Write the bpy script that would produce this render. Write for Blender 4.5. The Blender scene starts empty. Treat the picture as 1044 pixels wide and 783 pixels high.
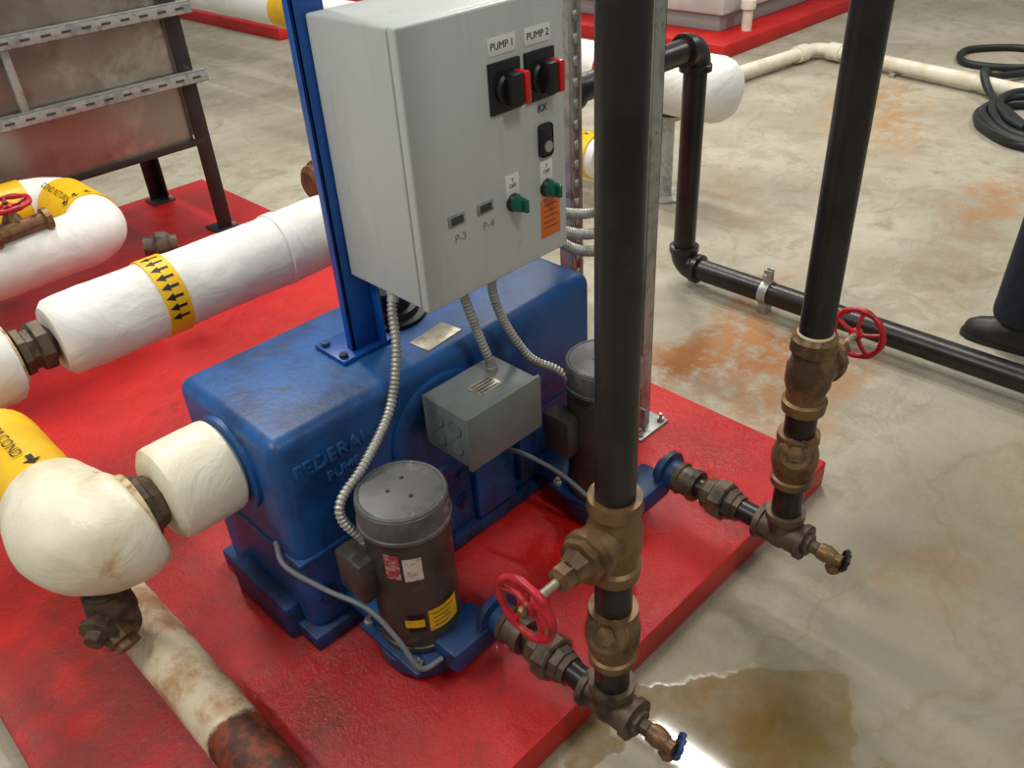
import bpy, bmesh, math, random
from mathutils import Vector, Matrix, noise
random.seed(4)
S=bpy.context.scene
COL=S.collection

# ------------------------------------------------------------------ materials
def lin(c):
    return tuple((x/12.92 if x<=.04045 else ((x+.055)/1.055)**2.4) for x in [v/255 for v in c])+(1,)
class NB:
    def __init__(s,name):
        s.m=bpy.data.materials.new(name); s.m.use_nodes=True
        s.nt=s.m.node_tree; s.b=s.nt.nodes['Principled BSDF']
        s.tc=s.nt.nodes.new('ShaderNodeTexCoord')
    def n(s,t,**k):
        x=s.nt.nodes.new(t)
        for a,v in k.items(): setattr(x,a,v)
        return x
    def l(s,a,b): s.nt.links.new(a,b)
    def noise(s,scale,detail=4,rough=.6,vec=None,dist=0):
        x=s.n('ShaderNodeTexNoise'); x.inputs['Scale'].default_value=scale; x.inputs['Detail'].default_value=detail
        x.inputs['Roughness'].default_value=rough; x.inputs['Distortion'].default_value=dist
        s.l(vec or s.tc.outputs['Object'],x.inputs['Vector']); return x.outputs['Fac']
    def ramp(s,f,a,b):
        x=s.n('ShaderNodeMapRange'); x.inputs[1].default_value=a; x.inputs[2].default_value=b
        x.interpolation_type='SMOOTHSTEP'; s.l(f,x.inputs[0]); return x.outputs[0]
    def math(s,op,a,b=None,clamp=False):
        x=s.n('ShaderNodeMath',operation=op); x.use_clamp=clamp
        for i,v in enumerate((a,b)):
            if v is None: continue
            if isinstance(v,(int,float)): x.inputs[i].default_value=v
            else: s.l(v,x.inputs[i])
        return x.outputs[0]
    def mix(s,f,a,b):
        x=s.n('ShaderNodeMix',data_type='RGBA')
        if isinstance(f,(int,float)): x.inputs[0].default_value=f
        else: s.l(f,x.inputs[0])
        for i,v in ((6,a),(7,b)):
            if isinstance(v,tuple): x.inputs[i].default_value=v
            else: s.l(v,x.inputs[i])
        return x.outputs[2]
    def bump(s,h,st,dist=.002):
        x=s.n('ShaderNodeBump'); x.inputs['Strength'].default_value=st; x.inputs['Distance'].default_value=dist
        s.l(h,x.inputs['Height']); s.l(x.outputs[0],s.b.inputs['Normal'])
    def set(s,k,v):
        i=s.b.inputs[k]
        if isinstance(v,(int,float,tuple)): i.default_value=v
        else: s.l(v,i)
def mat(name,c1,c2=None,rough=.5,metal=0,scale=12,lo=.45,hi=.65,c3=None,s3=5,lo3=.58,hi3=.68,bump=0,bscale=None,bdist=.002,bdet=3,rvar=0,c4=None,s4=20,lo4=.6,hi4=.7,streak=None,sst=.4):
    k=NB(name); col=lin(c1)
    f=k.noise(scale)
    if c2: col=k.mix(k.ramp(f,lo,hi),lin(c1),lin(c2))
    if c3: col=k.mix(k.ramp(k.noise(s3,6,.7,dist=.3),lo3,hi3),col,lin(c3))
    if c4: col=k.mix(k.ramp(k.noise(s4,7,.75),lo4,hi4),col,lin(c4))
    if streak:
        mp=k.n('ShaderNodeMapping'); mp.inputs['Scale'].default_value=(22,22,2.2); k.l(k.tc.outputs['Object'],mp.inputs[0])
        col=k.mix(k.math('MULTIPLY',k.ramp(k.noise(1,6,.7,vec=mp.outputs[0]),.52,.74),sst),col,lin(streak))
    k.set('Base Color',col); k.set('Metallic',metal)
    if rvar: k.set('Roughness',k.math('ADD',k.math('MULTIPLY',k.noise(scale*.7),rvar),rough-rvar/2,True))
    else: k.set('Roughness',rough)
    if bump: k.bump(k.noise(bscale or scale*4,bdet,dist=.8 if bdist>.002 else 0),bump,bdist)
    return k.m
M={}
M['blue']=mat('blue_enamel_paint',(16,80,144),(10,54,104),rough=.44,scale=6,c3=(50,98,146),s3=4,lo3=.52,hi3=.75,c4=(50,62,78),s4=15,lo4=.55,hi4=.69,bump=.4,bscale=60,rvar=.25,streak=(24,40,66),sst=.5)
M['blueletter']=mat('blue_cast_letter_paint',(38,94,152),(20,66,118),rough=.45,scale=40)
M['bluepost']=mat('blue_post_paint',(18,84,168),(14,66,140),rough=.4,scale=9,bump=.1)
M['bluedark']=mat('blue_cast_paint',(18,58,108),(22,34,52),rough=.5,scale=20,lo=.4,hi=.7,c3=(84,90,96),s3=22,lo3=.64,hi3=.72,bump=.4)
M['iron']=mat('black_iron_pipe',(36,30,29),(23,20,20),rough=.33,scale=10,c3=(66,52,43),s3=14,lo3=.6,hi3=.78,c4=(96,92,88),s4=60,lo4=.72,hi4=.78,bump=.15,metal=.15,rvar=.15)
M['brass']=mat('tarnished_bronze',(130,100,66),(84,64,45),rough=.45,metal=.5,scale=14,c3=(128,134,108),s3=11,lo3=.62,hi3=.75,c4=(58,46,36),s4=26,lo4=.58,hi4=.72,bump=.4,bscale=60)
M['bronzedk']=mat('weathered_dark_bronze',(98,82,66),(54,46,40),rough=.5,metal=.35,scale=22,c3=(122,128,116),s3=18,lo3=.62,hi3=.76,bump=.4,bscale=70)
M['whitewrap']=mat('white_canvas_insulation',(236,235,230),(220,218,210),rough=.72,scale=3,c3=(200,188,158),s3=4,lo3=.62,hi3=.82,c4=(190,182,164),s4=12,lo4=.66,hi4=.78,bump=.6,bscale=7,bdist=.012,bdet=5)
M['whiteold']=mat('stained_canvas_insulation',(234,227,204),(218,205,172),rough=.42,scale=5,c3=(176,136,82),s3=5,lo3=.57,hi3=.76,bump=.6,bscale=7,bdist=.012,bdet=5)
M['whiterag']=mat('torn_insulation_end',(204,186,146),(136,108,72),rough=.9,scale=30,bump=.6)
M['yellow']=mat('yellow_label_vinyl',(238,190,24),(224,172,18),rough=.4,scale=5,bump=.4,bscale=8,bdist=.01)
M['black']=mat('black_print',(15,15,15),rough=.5)
M['box']=mat('light_grey_enclosure_enamel',(192,197,192),(186,190,185),rough=.42,scale=2,c3=(168,168,156),s3=9,lo3=.64,hi3=.8,c4=(146,146,136),s4=45,lo4=.71,hi4=.77,bump=.12,bscale=140,streak=(160,158,146),sst=.35)
M['seam']=mat('dark_gasket',(60,62,62),rough=.7)
M['pen']=mat('grey_pen_mark',(120,122,121),rough=.7)
M['galv']=mat('galvanized_steel',(176,178,172),(146,148,146),rough=.42,metal=.5,scale=25,c3=(128,124,116),s3=30)
M['conduit']=mat('flexible_steel_conduit',(180,178,170),(152,150,144),rough=.4,metal=.55,scale=30)
M['motor']=mat('brown_grey_motor_enamel',(66,60,54),(50,45,41),rough=.4,scale=14,c3=(92,82,68),s3=12,c4=(120,112,98),s4=38,lo4=.64,hi4=.75,bump=.15,metal=.1,streak=(34,30,28),sst=.6)
M['motortop']=mat('grey_motor_cap_enamel',(90,90,89),(74,74,74),rough=.42,scale=14,c3=(130,128,122),s3=16,lo3=.56,hi3=.7,bump=.1)
M['jbox']=mat('grey_junction_box_enamel',(112,118,116),(102,108,107),rough=.4,scale=8,c3=(134,138,136),s3=18,lo3=.65,bump=.1)
M['jboxdk']=mat('grey_knockout',(84,88,87),rough=.5)
M['plate']=mat('aluminium_nameplate',(178,170,152),(150,140,120),rough=.35,metal=.5,scale=40)
M['label']=mat('worn_white_label',(200,190,178),(150,110,100),rough=.5,scale=60)
M['labelred']=mat('faded_red_label',(150,60,66),(190,150,140),rough=.5,scale=70)
M['labelyel']=mat('yellow_warning_label',(222,174,24),(200,150,20),rough=.5,scale=60)
M['handred']=mat('red_handwheel_enamel',(184,24,40),(146,20,30),rough=.35,scale=30,c3=(90,50,45),s3=25,lo3=.66)
M['red']=mat('red_switch_plastic',(206,22,28),rough=.3)
M['green']=mat('green_selector_plastic',(0,92,70),rough=.25)
M['blk']=mat('black_plastic',(22,22,24),rough=.4)
M['orange']=mat('orange_sticker',(222,110,40),rough=.5)
M['whitelab']=mat('white_engraved_label',(225,226,220),rough=.45)
M['bluehand']=mat('blue_valve_handle',(38,66,110),rough=.4)
M['rust']=mat('rusted_steel',(120,72,50),(84,48,36),rough=.75,metal=.1,scale=20,c3=(150,96,66),s3=14,bump=.6,bscale=40)
M['blksteel']=mat('black_painted_angle_steel',(42,36,36),(30,28,28),rough=.5,scale=20,c3=(96,60,46),s3=20,lo3=.64)
M['sheet']=mat('stained_sheet_metal',(150,140,128),(122,110,98),rough=.3,metal=.5,scale=3,c3=(184,180,172),s3=2.2,lo3=.5,hi3=.7)
M['equip']=mat('pale_equipment_enamel',(196,199,194),(180,183,178),rough=.5,scale=3)
M['equipdk']=mat('grey_equipment_enamel',(140,144,142),rough=.5)
M['pvc']=mat('white_plastic_pipe',(226,220,202),(208,198,170),rough=.45,scale=6)
M['hose']=mat('black_rubber_hose',(26,30,30),(18,22,22),rough=.5,scale=20)
M['cable']=mat('grey_cable_jacket',(110,114,118),rough=.5)
M['navy']=mat('navy_trousers_cloth',(28,31,46),(21,24,36),rough=.9,scale=30,bump=.3)
M['shirt']=mat('dark_work_shirt_cloth',(50,62,84),(42,54,74),rough=.9,scale=30,bump=.3)
M['shoe']=mat('black_shoe_leather',(26,24,25),(18,17,18),rough=.45,scale=30)
M['skin']=mat('skin',(196,150,122),(186,138,110),rough=.55,scale=10)
M['hair']=mat('dark_brown_hair',(44,32,24),(30,22,18),rough=.7,scale=80,bump=.6)

def spot(k,cx,cy,rx,ry,vec,ang=0,soft=.5):
    mp=k.n('ShaderNodeMapping',vector_type='TEXTURE'); mp.inputs['Location'].default_value=(cx,cy,0)
    mp.inputs['Rotation'].default_value=(0,0,ang); mp.inputs['Scale'].default_value=(rx,ry,1)
    sx=k.n('ShaderNodeVectorMath',operation='MULTIPLY'); k.l(vec,sx.inputs[0]); sx.inputs[1].default_value=(1,1,0)
    k.l(sx.outputs[0],mp.inputs[0])
    ln=k.n('ShaderNodeVectorMath',operation='LENGTH'); k.l(mp.outputs[0],ln.inputs[0])
    return k.math('SUBTRACT',1,k.ramp(ln.outputs['Value'],1-soft,1+soft))
def warped(k,amt,scale):
    nz=k.n('ShaderNodeTexNoise'); nz.inputs['Scale'].default_value=scale; nz.inputs['Detail'].default_value=5
    k.l(k.tc.outputs['Object'],nz.inputs['Vector'])
    sb=k.n('ShaderNodeVectorMath',operation='SUBTRACT'); k.l(nz.outputs['Color'],sb.inputs[0]); sb.inputs[1].default_value=(.5,.5,.5)
    sc=k.n('ShaderNodeVectorMath',operation='MULTIPLY'); k.l(sb.outputs[0],sc.inputs[0]); sc.inputs[1].default_value=(amt,amt,0)
    ad=k.n('ShaderNodeVectorMath',operation='ADD'); k.l(sc.outputs[0],ad.inputs[0]); k.l(k.tc.outputs['Object'],ad.inputs[1])
    return ad.outputs[0]
# concrete floor
k=NB('stained_concrete_floor')
col=k.mix(k.ramp(k.noise(1.3,6,.65),.35,.68),lin((152,145,127)),lin((178,171,153)))
col=k.mix(k.ramp(k.noise(5,8,.7,dist=.6),.5,.72),col,lin((140,133,113)))
col=k.mix(k.math('MULTIPLY',k.ramp(k.noise(90,4,.7),.45,.75),.3),col,lin((190,184,168)))
w=warped(k,.5,3.5)
damp=spot(k,1.35,.1,.95,.55,w,.0,.5)
col=k.mix(k.math('MULTIPLY',damp,.6),col,lin((114,107,83)))
streak=k.math('MULTIPLY',k.ramp(k.noise(3.2,9,.8,vec=w,dist=1.2),.5,.6),.35)
col=k.mix(streak,col,lin((126,116,92)))
rn=k.ramp(k.noise(9,6,.75),.36,.56)
for (x,y,rx,ry,a,st,c) in [(2.08,1.15,.42,.15,-.6,.9,(158,96,42)),(2.25,1.32,.38,.12,.1,.75,(166,112,58)),(1.98,.9,.24,.11,0,.65,(158,106,54)),(2.0,1.3,.18,.07,.6,.8,(136,84,38)),(1.85,1.05,.10,.16,.3,.5,(150,98,50)),(4.6,1.9,.6,.26,.4,.75,(164,122,70)),(3.75,1.02,.3,.14,0,.65,(166,114,64)),(3.2,1.9,.35,.13,.8,.45,(150,120,84)),(1.6,.35,.12,.09,0,.4,(142,100,54)),(1.0,.42,.06,.12,0,.5,(160,92,40)),(3.0,.9,.5,.12,.2,.35,(138,110,72)),(1.9,.2,.3,.10,.8,.4,(146,116,70)),(3.4,2.6,.35,.15,.2,.3,(140,120,90))]:
    col=k.mix(k.math('MULTIPLY',k.math('MULTIPLY',spot(k,x,y,rx,ry,w,a,.6),rn),st),col,lin(c))
pud=k.math('MAXIMUM',spot(k,.94,.38,.22,.19,w,-.3,.1),spot(k,.78,.60,.2,.05,w,-.4,.15))
def tide(x,y,rx,ry,a):
    return k.math('SUBTRACT',spot(k,x,y,rx,ry,w,a,.05),spot(k,x,y,rx-.014,ry-.014,w,a,.05),True)
rl=k.math('MAXIMUM',tide(1.32,.33,.3,.2,-.4),tide(1.75,.25,.38,.16,.5))
col=k.mix(k.math('MULTIPLY',rl,.4),col,lin((124,108,76)))
col=k.mix(k.math('MULTIPLY',pud,k.math('ADD',k.math('MULTIPLY',k.ramp(k.noise(7,5,.7),.35,.65),.5),.4)),col,lin((124,98,50)))
k.set('Base Color',col)
rg=k.math('ADD',k.math('MULTIPLY',k.noise(6),.3),.58)
rg=k.math('SUBTRACT',rg,k.math('MULTIPLY',damp,.08))
rr=k.n('ShaderNodeMix',data_type='FLOAT'); k.l(pud,rr.inputs[0]); k.l(rg,rr.inputs[2]); rr.inputs[3].default_value=.06
k.set('Roughness',rr.outputs[0]); k.set('Specular IOR Level',.35)
bh=k.math('MULTIPLY',k.noise(50,5,.7),k.math('SUBTRACT',1,pud)); k.bump(bh,.3,.003)
M['floor']=k.m
# red pad
k=NB('red_epoxy_floor_paint')
w=warped(k,.35,6)
col=k.mix(k.ramp(k.noise(2.2,6,.6),.35,.7),lin((202,26,22)),lin((168,16,16)))
col=k.mix(k.math('MULTIPLY',k.ramp(k.noise(11,7,.75,dist=.4),.58,.74),.45),col,lin((214,72,60)))
col=k.mix(k.math('MULTIPLY',k.ramp(k.noise(7,8,.8,dist=.8),.54,.66),.5),col,lin((122,18,16)))
col=k.mix(k.math('MULTIPLY',k.ramp(k.noise(38,5,.8),.68,.75),.5),col,lin((210,186,178)))
col=k.mix(k.math('MULTIPLY',k.math('MULTIPLY',spot(k,.20,1.3,.5,.5,w,0,.6),k.ramp(k.noise(4,6,.7),.4,.6)),.65),col,lin((104,46,38)))  # dirt plus the brown shadow below the left pipes, painted into the colour
k.set('Base Color',col)
wet=k.math('MAXIMUM',spot(k,1.1,.82,.6,.17,w,0,.4),spot(k,.35,.92,.4,.25,w,0,.4))
rr=k.n('ShaderNodeMix',data_type='FLOAT'); k.l(wet,rr.inputs[0]); k.l(k.math('ADD',k.math('MULTIPLY',k.noise(9),.45),.2),rr.inputs[2]); rr.inputs[3].default_value=.06
k.set('Roughness',rr.outputs[0])
k.bump(k.noise(34,6,.75),.85,.005)
M['redpad']=k.m
k=NB('canvas_insulation_rusting')
sx=k.n('ShaderNodeSeparateXYZ'); k.l(k.tc.outputs['Object'],sx.inputs[0])
yy=k.math('ADD',sx.outputs[1],k.math('MULTIPLY',k.math('SUBTRACT',k.noise(14,5,.7),.5),.07))
col=k.mix(k.ramp(k.noise(9,6,.7),.4,.66),lin((218,204,174)),lin((174,130,86)))
r2=k.mix(k.ramp(k.noise(25,5,.7),.4,.6),lin((122,52,26)),lin((64,32,20)))
col=k.mix(k.ramp(yy,1.048,1.03),col,r2)
k.set('Base Color',col); k.set('Roughness',.6); k.bump(k.noise(20,5,.7),.5,.004)
M['ruspipe']=k.m

# ------------------------------------------------------------------ geometry helpers
def E(name,loc=(0,0,0)):
    o=bpy.data.objects.new(name,None); COL.objects.link(o); o.empty_display_size=.05; o.location=loc; return o
def fin(name,parent,bm,m,thr=35,smooth=True):
    bmesh.ops.recalc_face_normals(bm,faces=bm.faces)
    t=math.radians(thr)
    for f in bm.faces: f.smooth=smooth
    for e in bm.edges:
        if len(e.link_faces)==2: e.smooth=e.calc_face_angle(0)<t
    me=bpy.data.meshes.new(name); bm.to_mesh(me); bm.free(); me.materials.append(M[m] if isinstance(m,str) else m)
    o=bpy.data.objects.new(name,me); COL.objects.link(o)
    if parent: o.parent=parent
    return o
def box(name,parent,lo,hi,m,bev=.002,seg=2,rot=None):
    bm=bmesh.new(); lo=Vector(lo);hi=Vector(hi); c=(lo+hi)/2; d=hi-lo
    bmesh.ops.create_cube(bm,size=1)
    for v in bm.verts: v.co=Vector((v.co.x*d.x,v.co.y*d.y,v.co.z*d.z))
    if bev: bmesh.ops.bevel(bm,geom=bm.edges[:],offset=bev,segments=seg,profile=.5,affect='EDGES')
    if rot: bmesh.ops.rotate(bm,verts=bm.verts,cent=(0,0,0),matrix=rot)
    bmesh.ops.translate(bm,verts=bm.verts,vec=c)
    return fin(name,parent,bm,m)
def basis(ax):
    ax=Vector(ax).normalized(); up=Vector((0,0,1)) if abs(ax.z)<.9 else Vector((1,0,0))
    u=up.cross(ax).normalized(); v=ax.cross(u); return ax,u,v
def lathe(name,parent,o,ax,prof,m,seg=32,thr=30,phase=0):
    ax,u,v=basis(ax); o=Vector(o); bm=bmesh.new(); rings=[]
    for t,r in prof:
        rings.append([bm.verts.new(o+ax*t+(u*math.cos(a)+v*math.sin(a))*max(r,1e-4)) for a in [phase+2*math.pi*i/seg for i in range(seg)]])
    for a,b in zip(rings,rings[1:]):
        for i in range(seg):
            j=(i+1)%seg; bm.faces.new((a[i],a[j],b[j],b[i]))
    bm.faces.new(rings[0][::-1]); bm.faces.new(rings[-1])
    return fin(name,parent,bm,m,thr)
def cyl(name,parent,p0,p1,r,m,seg=32,r1=None):
    p0=Vector(p0);p1=Vector(p1);L=(p1-p0).length; r1=r if r1 is None else r1
    return lathe(name,parent,p0,p1-p0,[(0,r),(L,r1)],m,seg)
def catmull(pts,n=12):
    P=[Vector(p) for p in pts]; P=[P[0]*2-P[1]]+P+[P[-1]*2-P[-2]]; out=[]
    for i in range(1,len(P)-2):
        a,b,c,d=P[i-1:i+3]
        for j in range(n):
            t=j/n; out.append(.5*((2*b)+(c-a)*t+(2*a-5*b+4*c-d)*t*t+(3*b-a-3*c+d)*t**3))
    out.append(P[-2]); return out
def fillet(pts,R,n=10):
    P=[Vector(p) for p in pts]; out=[P[0]]
    for a,b,c in zip(P,P[1:],P[2:]):
        d1=(b-a).normalized(); d2=(c-b).normalized(); ang=d1.angle(d2)
        if ang<1e-3: out.append(b); continue
        T=R*math.tan(ang/2); s=b-d1*T
        nrm=(d2-d1*(d1.dot(d2))).normalized(); cen=s+nrm*R
        for i in range(n+1):
            th=ang*i/n; out.append(cen-nrm*R*math.cos(th)+d1*R*math.sin(th))
    out.append(P[-1]); return out
def resample(P,step):
    out=[P[0].copy()]
    for a,b in zip(P,P[1:]):
        L=(b-a).length; n=max(1,int(math.ceil(L/step)))
        for i in range(1,n+1): out.append(a.lerp(b,i/n))
    return out
def sweep(name,parent,P,rad,m,seg=20,closed=False,thr=40):
    P=[Vector(p) for p in P]; bm=bmesh.new(); n=len(P); rings=[]; s=0; u=None
    tot=sum((b-a).length for a,b in zip(P,P[1:]))
    for i,p in enumerate(P):
        if closed: t=(P[(i+1)%n]-P[i-1]).normalized()
        else: t=(P[min(i+1,n-1)]-P[max(i-1,0)]).normalized()
        if u is None: _,u,_v=basis(t)
        u=(u-t*u.dot(t)).normalized(); v=t.cross(u)
        if i: s+=(p-P[i-1]).length
        ring=[]
        for j in range(seg):
            a=2*math.pi*j/seg; r=rad(s,tot,a,p+(u*math.cos(a)+v*math.sin(a))*.1) if callable(rad) else rad
            ring.append(bm.verts.new(p+(u*math.cos(a)+v*math.sin(a))*r))
        rings.append(ring)
    for a,b in (list(zip(rings,rings[1:]))+([(rings[-1],rings[0])] if closed else [])):
        for i in range(seg):
            j=(i+1)%seg; bm.faces.new((a[i],a[j],b[j],b[i]))
    if not closed: bm.faces.new(rings[0][::-1]); bm.faces.new(rings[-1])
    return fin(name,parent,bm,m,thr)
def lumpy(r,amp,freq,endround=.02):
    def f(s,T,a,q):
        e=min(s,T-s); k=1
        if e<endround: k=math.sqrt(max(0,1-((endround-e)/endround)**2))*.18+.82
        return (r+amp*noise.noise(q*freq)+amp*.35*noise.noise(q*freq*4))*k
    return f
def flex(name,parent,pts,r,m='conduit'):
    P=resample(catmull(pts,14),.0016)
    return sweep(name,parent,P,lambda s,T,a,q: r*(1+.13*math.sin(s*2*math.pi/.0085)),m,12,thr=60)
def torus(name,parent,c,ax,R,r,m,seg=40,sc=0,n=12):
    ax,u,v=basis(ax); c=Vector(c)
    P=[c+(u*math.cos(a)+v*math.sin(a))*R for a in [2*math.pi*i/seg for i in range(seg)]]
    return sweep(name,parent,P,(lambda s,T,a,q:r*(1+sc*math.sin(s/T*2*math.pi*8))) if sc else r,m,n,closed=True)
def handwheel(parent,c,ax,R,m='handred',nsp=5,tag=''):
    ax_,u,v=basis(ax); c=Vector(c)
    torus('wheel_rim'+tag,parent,c,ax,R,R*.125,m,80,.14)
    lathe('wheel_hub'+tag,parent,c-ax_*.014,ax,[(0,R*.2),(.002,R*.26),(.012,R*.26),(.016,R*.2)],m,24)
    for i in range(nsp):
        a=2*math.pi*i/nsp+.4; d=u*math.cos(a)+v*math.sin(a)
        sweep('wheel_spoke%s_%d'%(tag,i+1),parent,[c+d*R*.15-ax_*.006,c+d*R*.5-ax_*.008,c+d*R*.97],R*.085,m,8)
    lathe('wheel_nut'+tag,parent,c,ax,[(0,.008),(.008,.008),(.012,.005)],'brass',6)
def text(name,parent,body,size,mtx,m,ext=.0004,align='CENTER',bev=0):
    t=bpy.data.curves.new(name,'FONT'); t.body=body; t.size=size; t.extrude=ext; t.align_x=align; t.align_y='CENTER'; t.materials.append(M[m]); t.bevel_depth=bev
    o=bpy.data.objects.new(name,t); COL.objects.link(o); o.matrix_world=mtx
    o.parent=parent; return o
def facing_mY(x,y,z): return Matrix.Translation((x,y,z))@Matrix.Rotation(math.radians(90),4,'X')
def wrapmesh(name,parent,verts2d,faces,o,ax,ref,r,m):
    # s runs along the axis, w around the shell (seen from outside: s to the right, +w up)
    ax=Vector(ax).normalized(); ref=Vector(ref); ref=(ref-ax*ref.dot(ax)).normalized(); q=ref.cross(ax); o=Vector(o)
    bm=bmesh.new()
    vs=[bm.verts.new(o+ax*s+(ref*math.cos(w/r)+q*math.sin(w/r))*r) for s,w in verts2d]
    for f in faces:
        try: bm.faces.new([vs[i] for i in f])
        except ValueError: pass
    return fin(name,parent,bm,m)
def band(name,parent,o,ax,L,r,m,seg=48):
    return lathe(name,parent,o,ax,[(0,r-.002),(.0005,r),(L-.0005,r),(L,r-.002)],m,seg)
def wraptext(name,parent,body,size,o,ax,ref,r,m):
    t=bpy.data.curves.new('tmp','FONT'); t.body=body; t.size=size; t.align_x='CENTER'; t.align_y='CENTER'
    ob=bpy.data.objects.new('tmp',t); COL.objects.link(ob)
    dg=bpy.context.evaluated_depsgraph_get(); me=bpy.data.meshes.new_from_object(ob.evaluated_get(dg))
    v=[(p.co.x,p.co.y) for p in me.vertices]; f=[tuple(p.vertices) for p in me.polygons]
    bpy.data.objects.remove(ob); bpy.data.meshes.remove(me)
    return wrapmesh(name,parent,v,f,o,ax,ref,r,m)
def arrows(parent,o,ax,ref,r,n,pitch,L):
    for i in range(n):
        w0=(i-(n-1)/2)*pitch; h=pitch*.38
        v=[(-L/2,w0-h*.35),(0,w0-h*.35),(0,w0-h),(L/2,w0),(0,w0+h),(0,w0+h*.35),(-L/2,w0+h*.35)]
        wrapmesh('flow_arrow_%d'%(i+1),parent,v,[(0,1,5,6),(2,3,4)],o,ax,ref,r,'black')

# ------------------------------------------------------------------ floor & pads
box('floor',None,(-6,-5,-.05),(14,16,0),'floor',0)
box('equipment_pad',None,(-.04,.668,0),(1.69,3.87,.08),'redpad',.008)
pad2=E('equipment_pad')
box('curb',pad2,(5.05,3.18,0),(11,9,.09),'redpad',.01)

# ------------------------------------------------------------------ receiver tank
T=E('condensate_receiver_tank')
box('tank_body',T,(.49,1.15,.105),(1.35,1.50,.59),'blue',.028,5)
box('base_flange',T,(.475,1.135,.08),(1.365,1.515,.118),'bluedark',.006)
box('left_end_foot',T,(.455,1.20,.08),(.50,1.42,.17),'bluedark',.008)
box('lower_rim',T,(.485,1.145,.30),(1.355,1.505,.312),'blue',.005)
lathe('front_boss',T,(.87,1.155,.42),(0,-1,0),[(0,.135),(.010,.135),(.014,.128),(.014,.100),(.006,.094)],'blue',64)
for i,(x,z) in enumerate([(.53,.2),(.9,.2),(.9,.28),(.80,.2),(1.30,.2),(.79,.32),(1.02,.38)]):
    lathe('hex_bolt_%d'%(i+1),T,(x,1.152,z),(0,-1,0),[(0,.022),(.006,.022),(.006,.013),(.017,.013)],'bluedark',6)
box('cover_panel',T,(.93,1.130,.13),(1.05,1.155,.29),'blue',.006)
box('cover_panel_2',T,(1.06,1.12,.16),(1.12,1.155,.33),'bluedark',.006)
text('cast_lettering',T,'FEDERAL',.043,facing_mY(.607,1.150,.512),'blueletter',.003,bev=.0012)
text('cast_lettering_2',T,'PUMP',.030,facing_mY(.625,1.150,.468),'blueletter',.003,bev=.001)
box('nameplate',T,(-.05,-.028,0),(.05,.028,.002),'plate',.0005).matrix_world=Matrix.Translation((.93,1.215,.590))@Matrix.Rotation(.12,4,'Z')
lathe('top_inlet_flange',T,(.93,1.36,.585),(0,0,1),[(0,.075),(.014,.075),(.016,.06),(.03,.058),(.032,.045),(.075,.045)],'iron',40)
lathe('end_inlet_flange',T,(.492,1.33,.47),(-1,0,0),[(0,.102),(.010,.102),(.012,.095)],'blue',40)

# ------------------------------------------------------------------ pump + motor
def pump(x,y,first):
    g=E('pump_motor')
    lathe('pump_volute',g,(x,y,.08),(0,0,1),[(0,.06),(.01,.085),(.03,.094),(.06,.094),(.07,.08)],'bluedark',40)
    box('mounting_plate',g,(x-.092,y-.092,.140),(x+.092,y+.092,.156),'bluedark',.006)
    box('tank_bracket',g,(x-.07,y+.05,.14),(x+.09,1.149,.18),'blue',.008)
    lathe('motor_body',g,(x,y,.155),(0,0,1),[(0,.074),(.006,.083),(.018,.083),(.02,.080),(.285,.080),(.287,.083),(.295,.083)],'motor',56)
    lathe('motor_cap',g,(x,y,.450),(0,0,1),[(0,.084),(.04,.084),(.047,.0835),(.05,.08),(.0505,.076),(.052,.074),(.056,.03),(.0565,.0)],'motortop',56)
    lathe('cap_lip',g,(x,y,.443),(0,0,1),[(0,.082),(.002,.0865),(.009,.0865),(.011,.083)],'motortop',56)
    torus('cap_rim',g,(x,y,.4995),(0,0,1),.079,.0035,'motortop',56,0,8)
    for i,(a,b) in enumerate([(.02,.02),(-.02,.01),(.0,-.03)]):
        lathe('cap_screw_%d'%(i+1),g,(x+a,y+b,.504),(0,0,1),[(0,.005),(.003,.004)],'iron',8)
    for sx in (-1,1):
        for sy in (-1,1): lathe('flange_bolt_%d%d'%(sx+1,sy+1),g,(x+sx*.075,y+sy*.075,.155),(0,0,1),[(0,.011),(.01,.011),(.011,.006),(.018,.006)],'galv',6)
    box('terminal_box',g,(x-.112,y+.005,.285),(x-.055,y+.085,.385),'motor',.01)
    def patch(n,a0,a1,z0,z1,m,r=.0812):
        N=12; v=[]; f=[]
        for i in range(N+1):
            a=-math.radians(a0+(a1-a0)*i/N)
            v+= [(z0,a*r),(z1,a*r)]
        for i in range(N): f.append((2*i,2*i+1,2*i+3,2*i+2))
        wrapmesh(n,g,v,f,(x,y,0),(0,0,1),(1,0,0),r,m)
    if first:
        patch('rating_label',-136,-112,.355,.41,'label'); patch('serial_label',-160,-140,.36,.42,'labelred')
        patch('warning_label',-114,-66,.215,.27,'labelyel'); patch('warning_strip',-142,-118,.22,.265,'black',.0813)
        patch('warning_strip_label',-146,-120,.232,.252,'labelyel',.0815)
        for i in range(4): patch('warning_line_%d'%(i+1),-108,-74-4*i,.257-.011*i,.259-.011*i,'black',.0816)
    else:
        patch('rating_label',-150,-112,.345,.415,'labelred'); patch('serial_label',-150,-122,.195,.285,'labelred')
        patch('warning_label',-112,-90,.205,.265,'labelyel')
    return g
m1=pump(.635,.985,True); m2=pump(1.193,.985,False)

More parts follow.
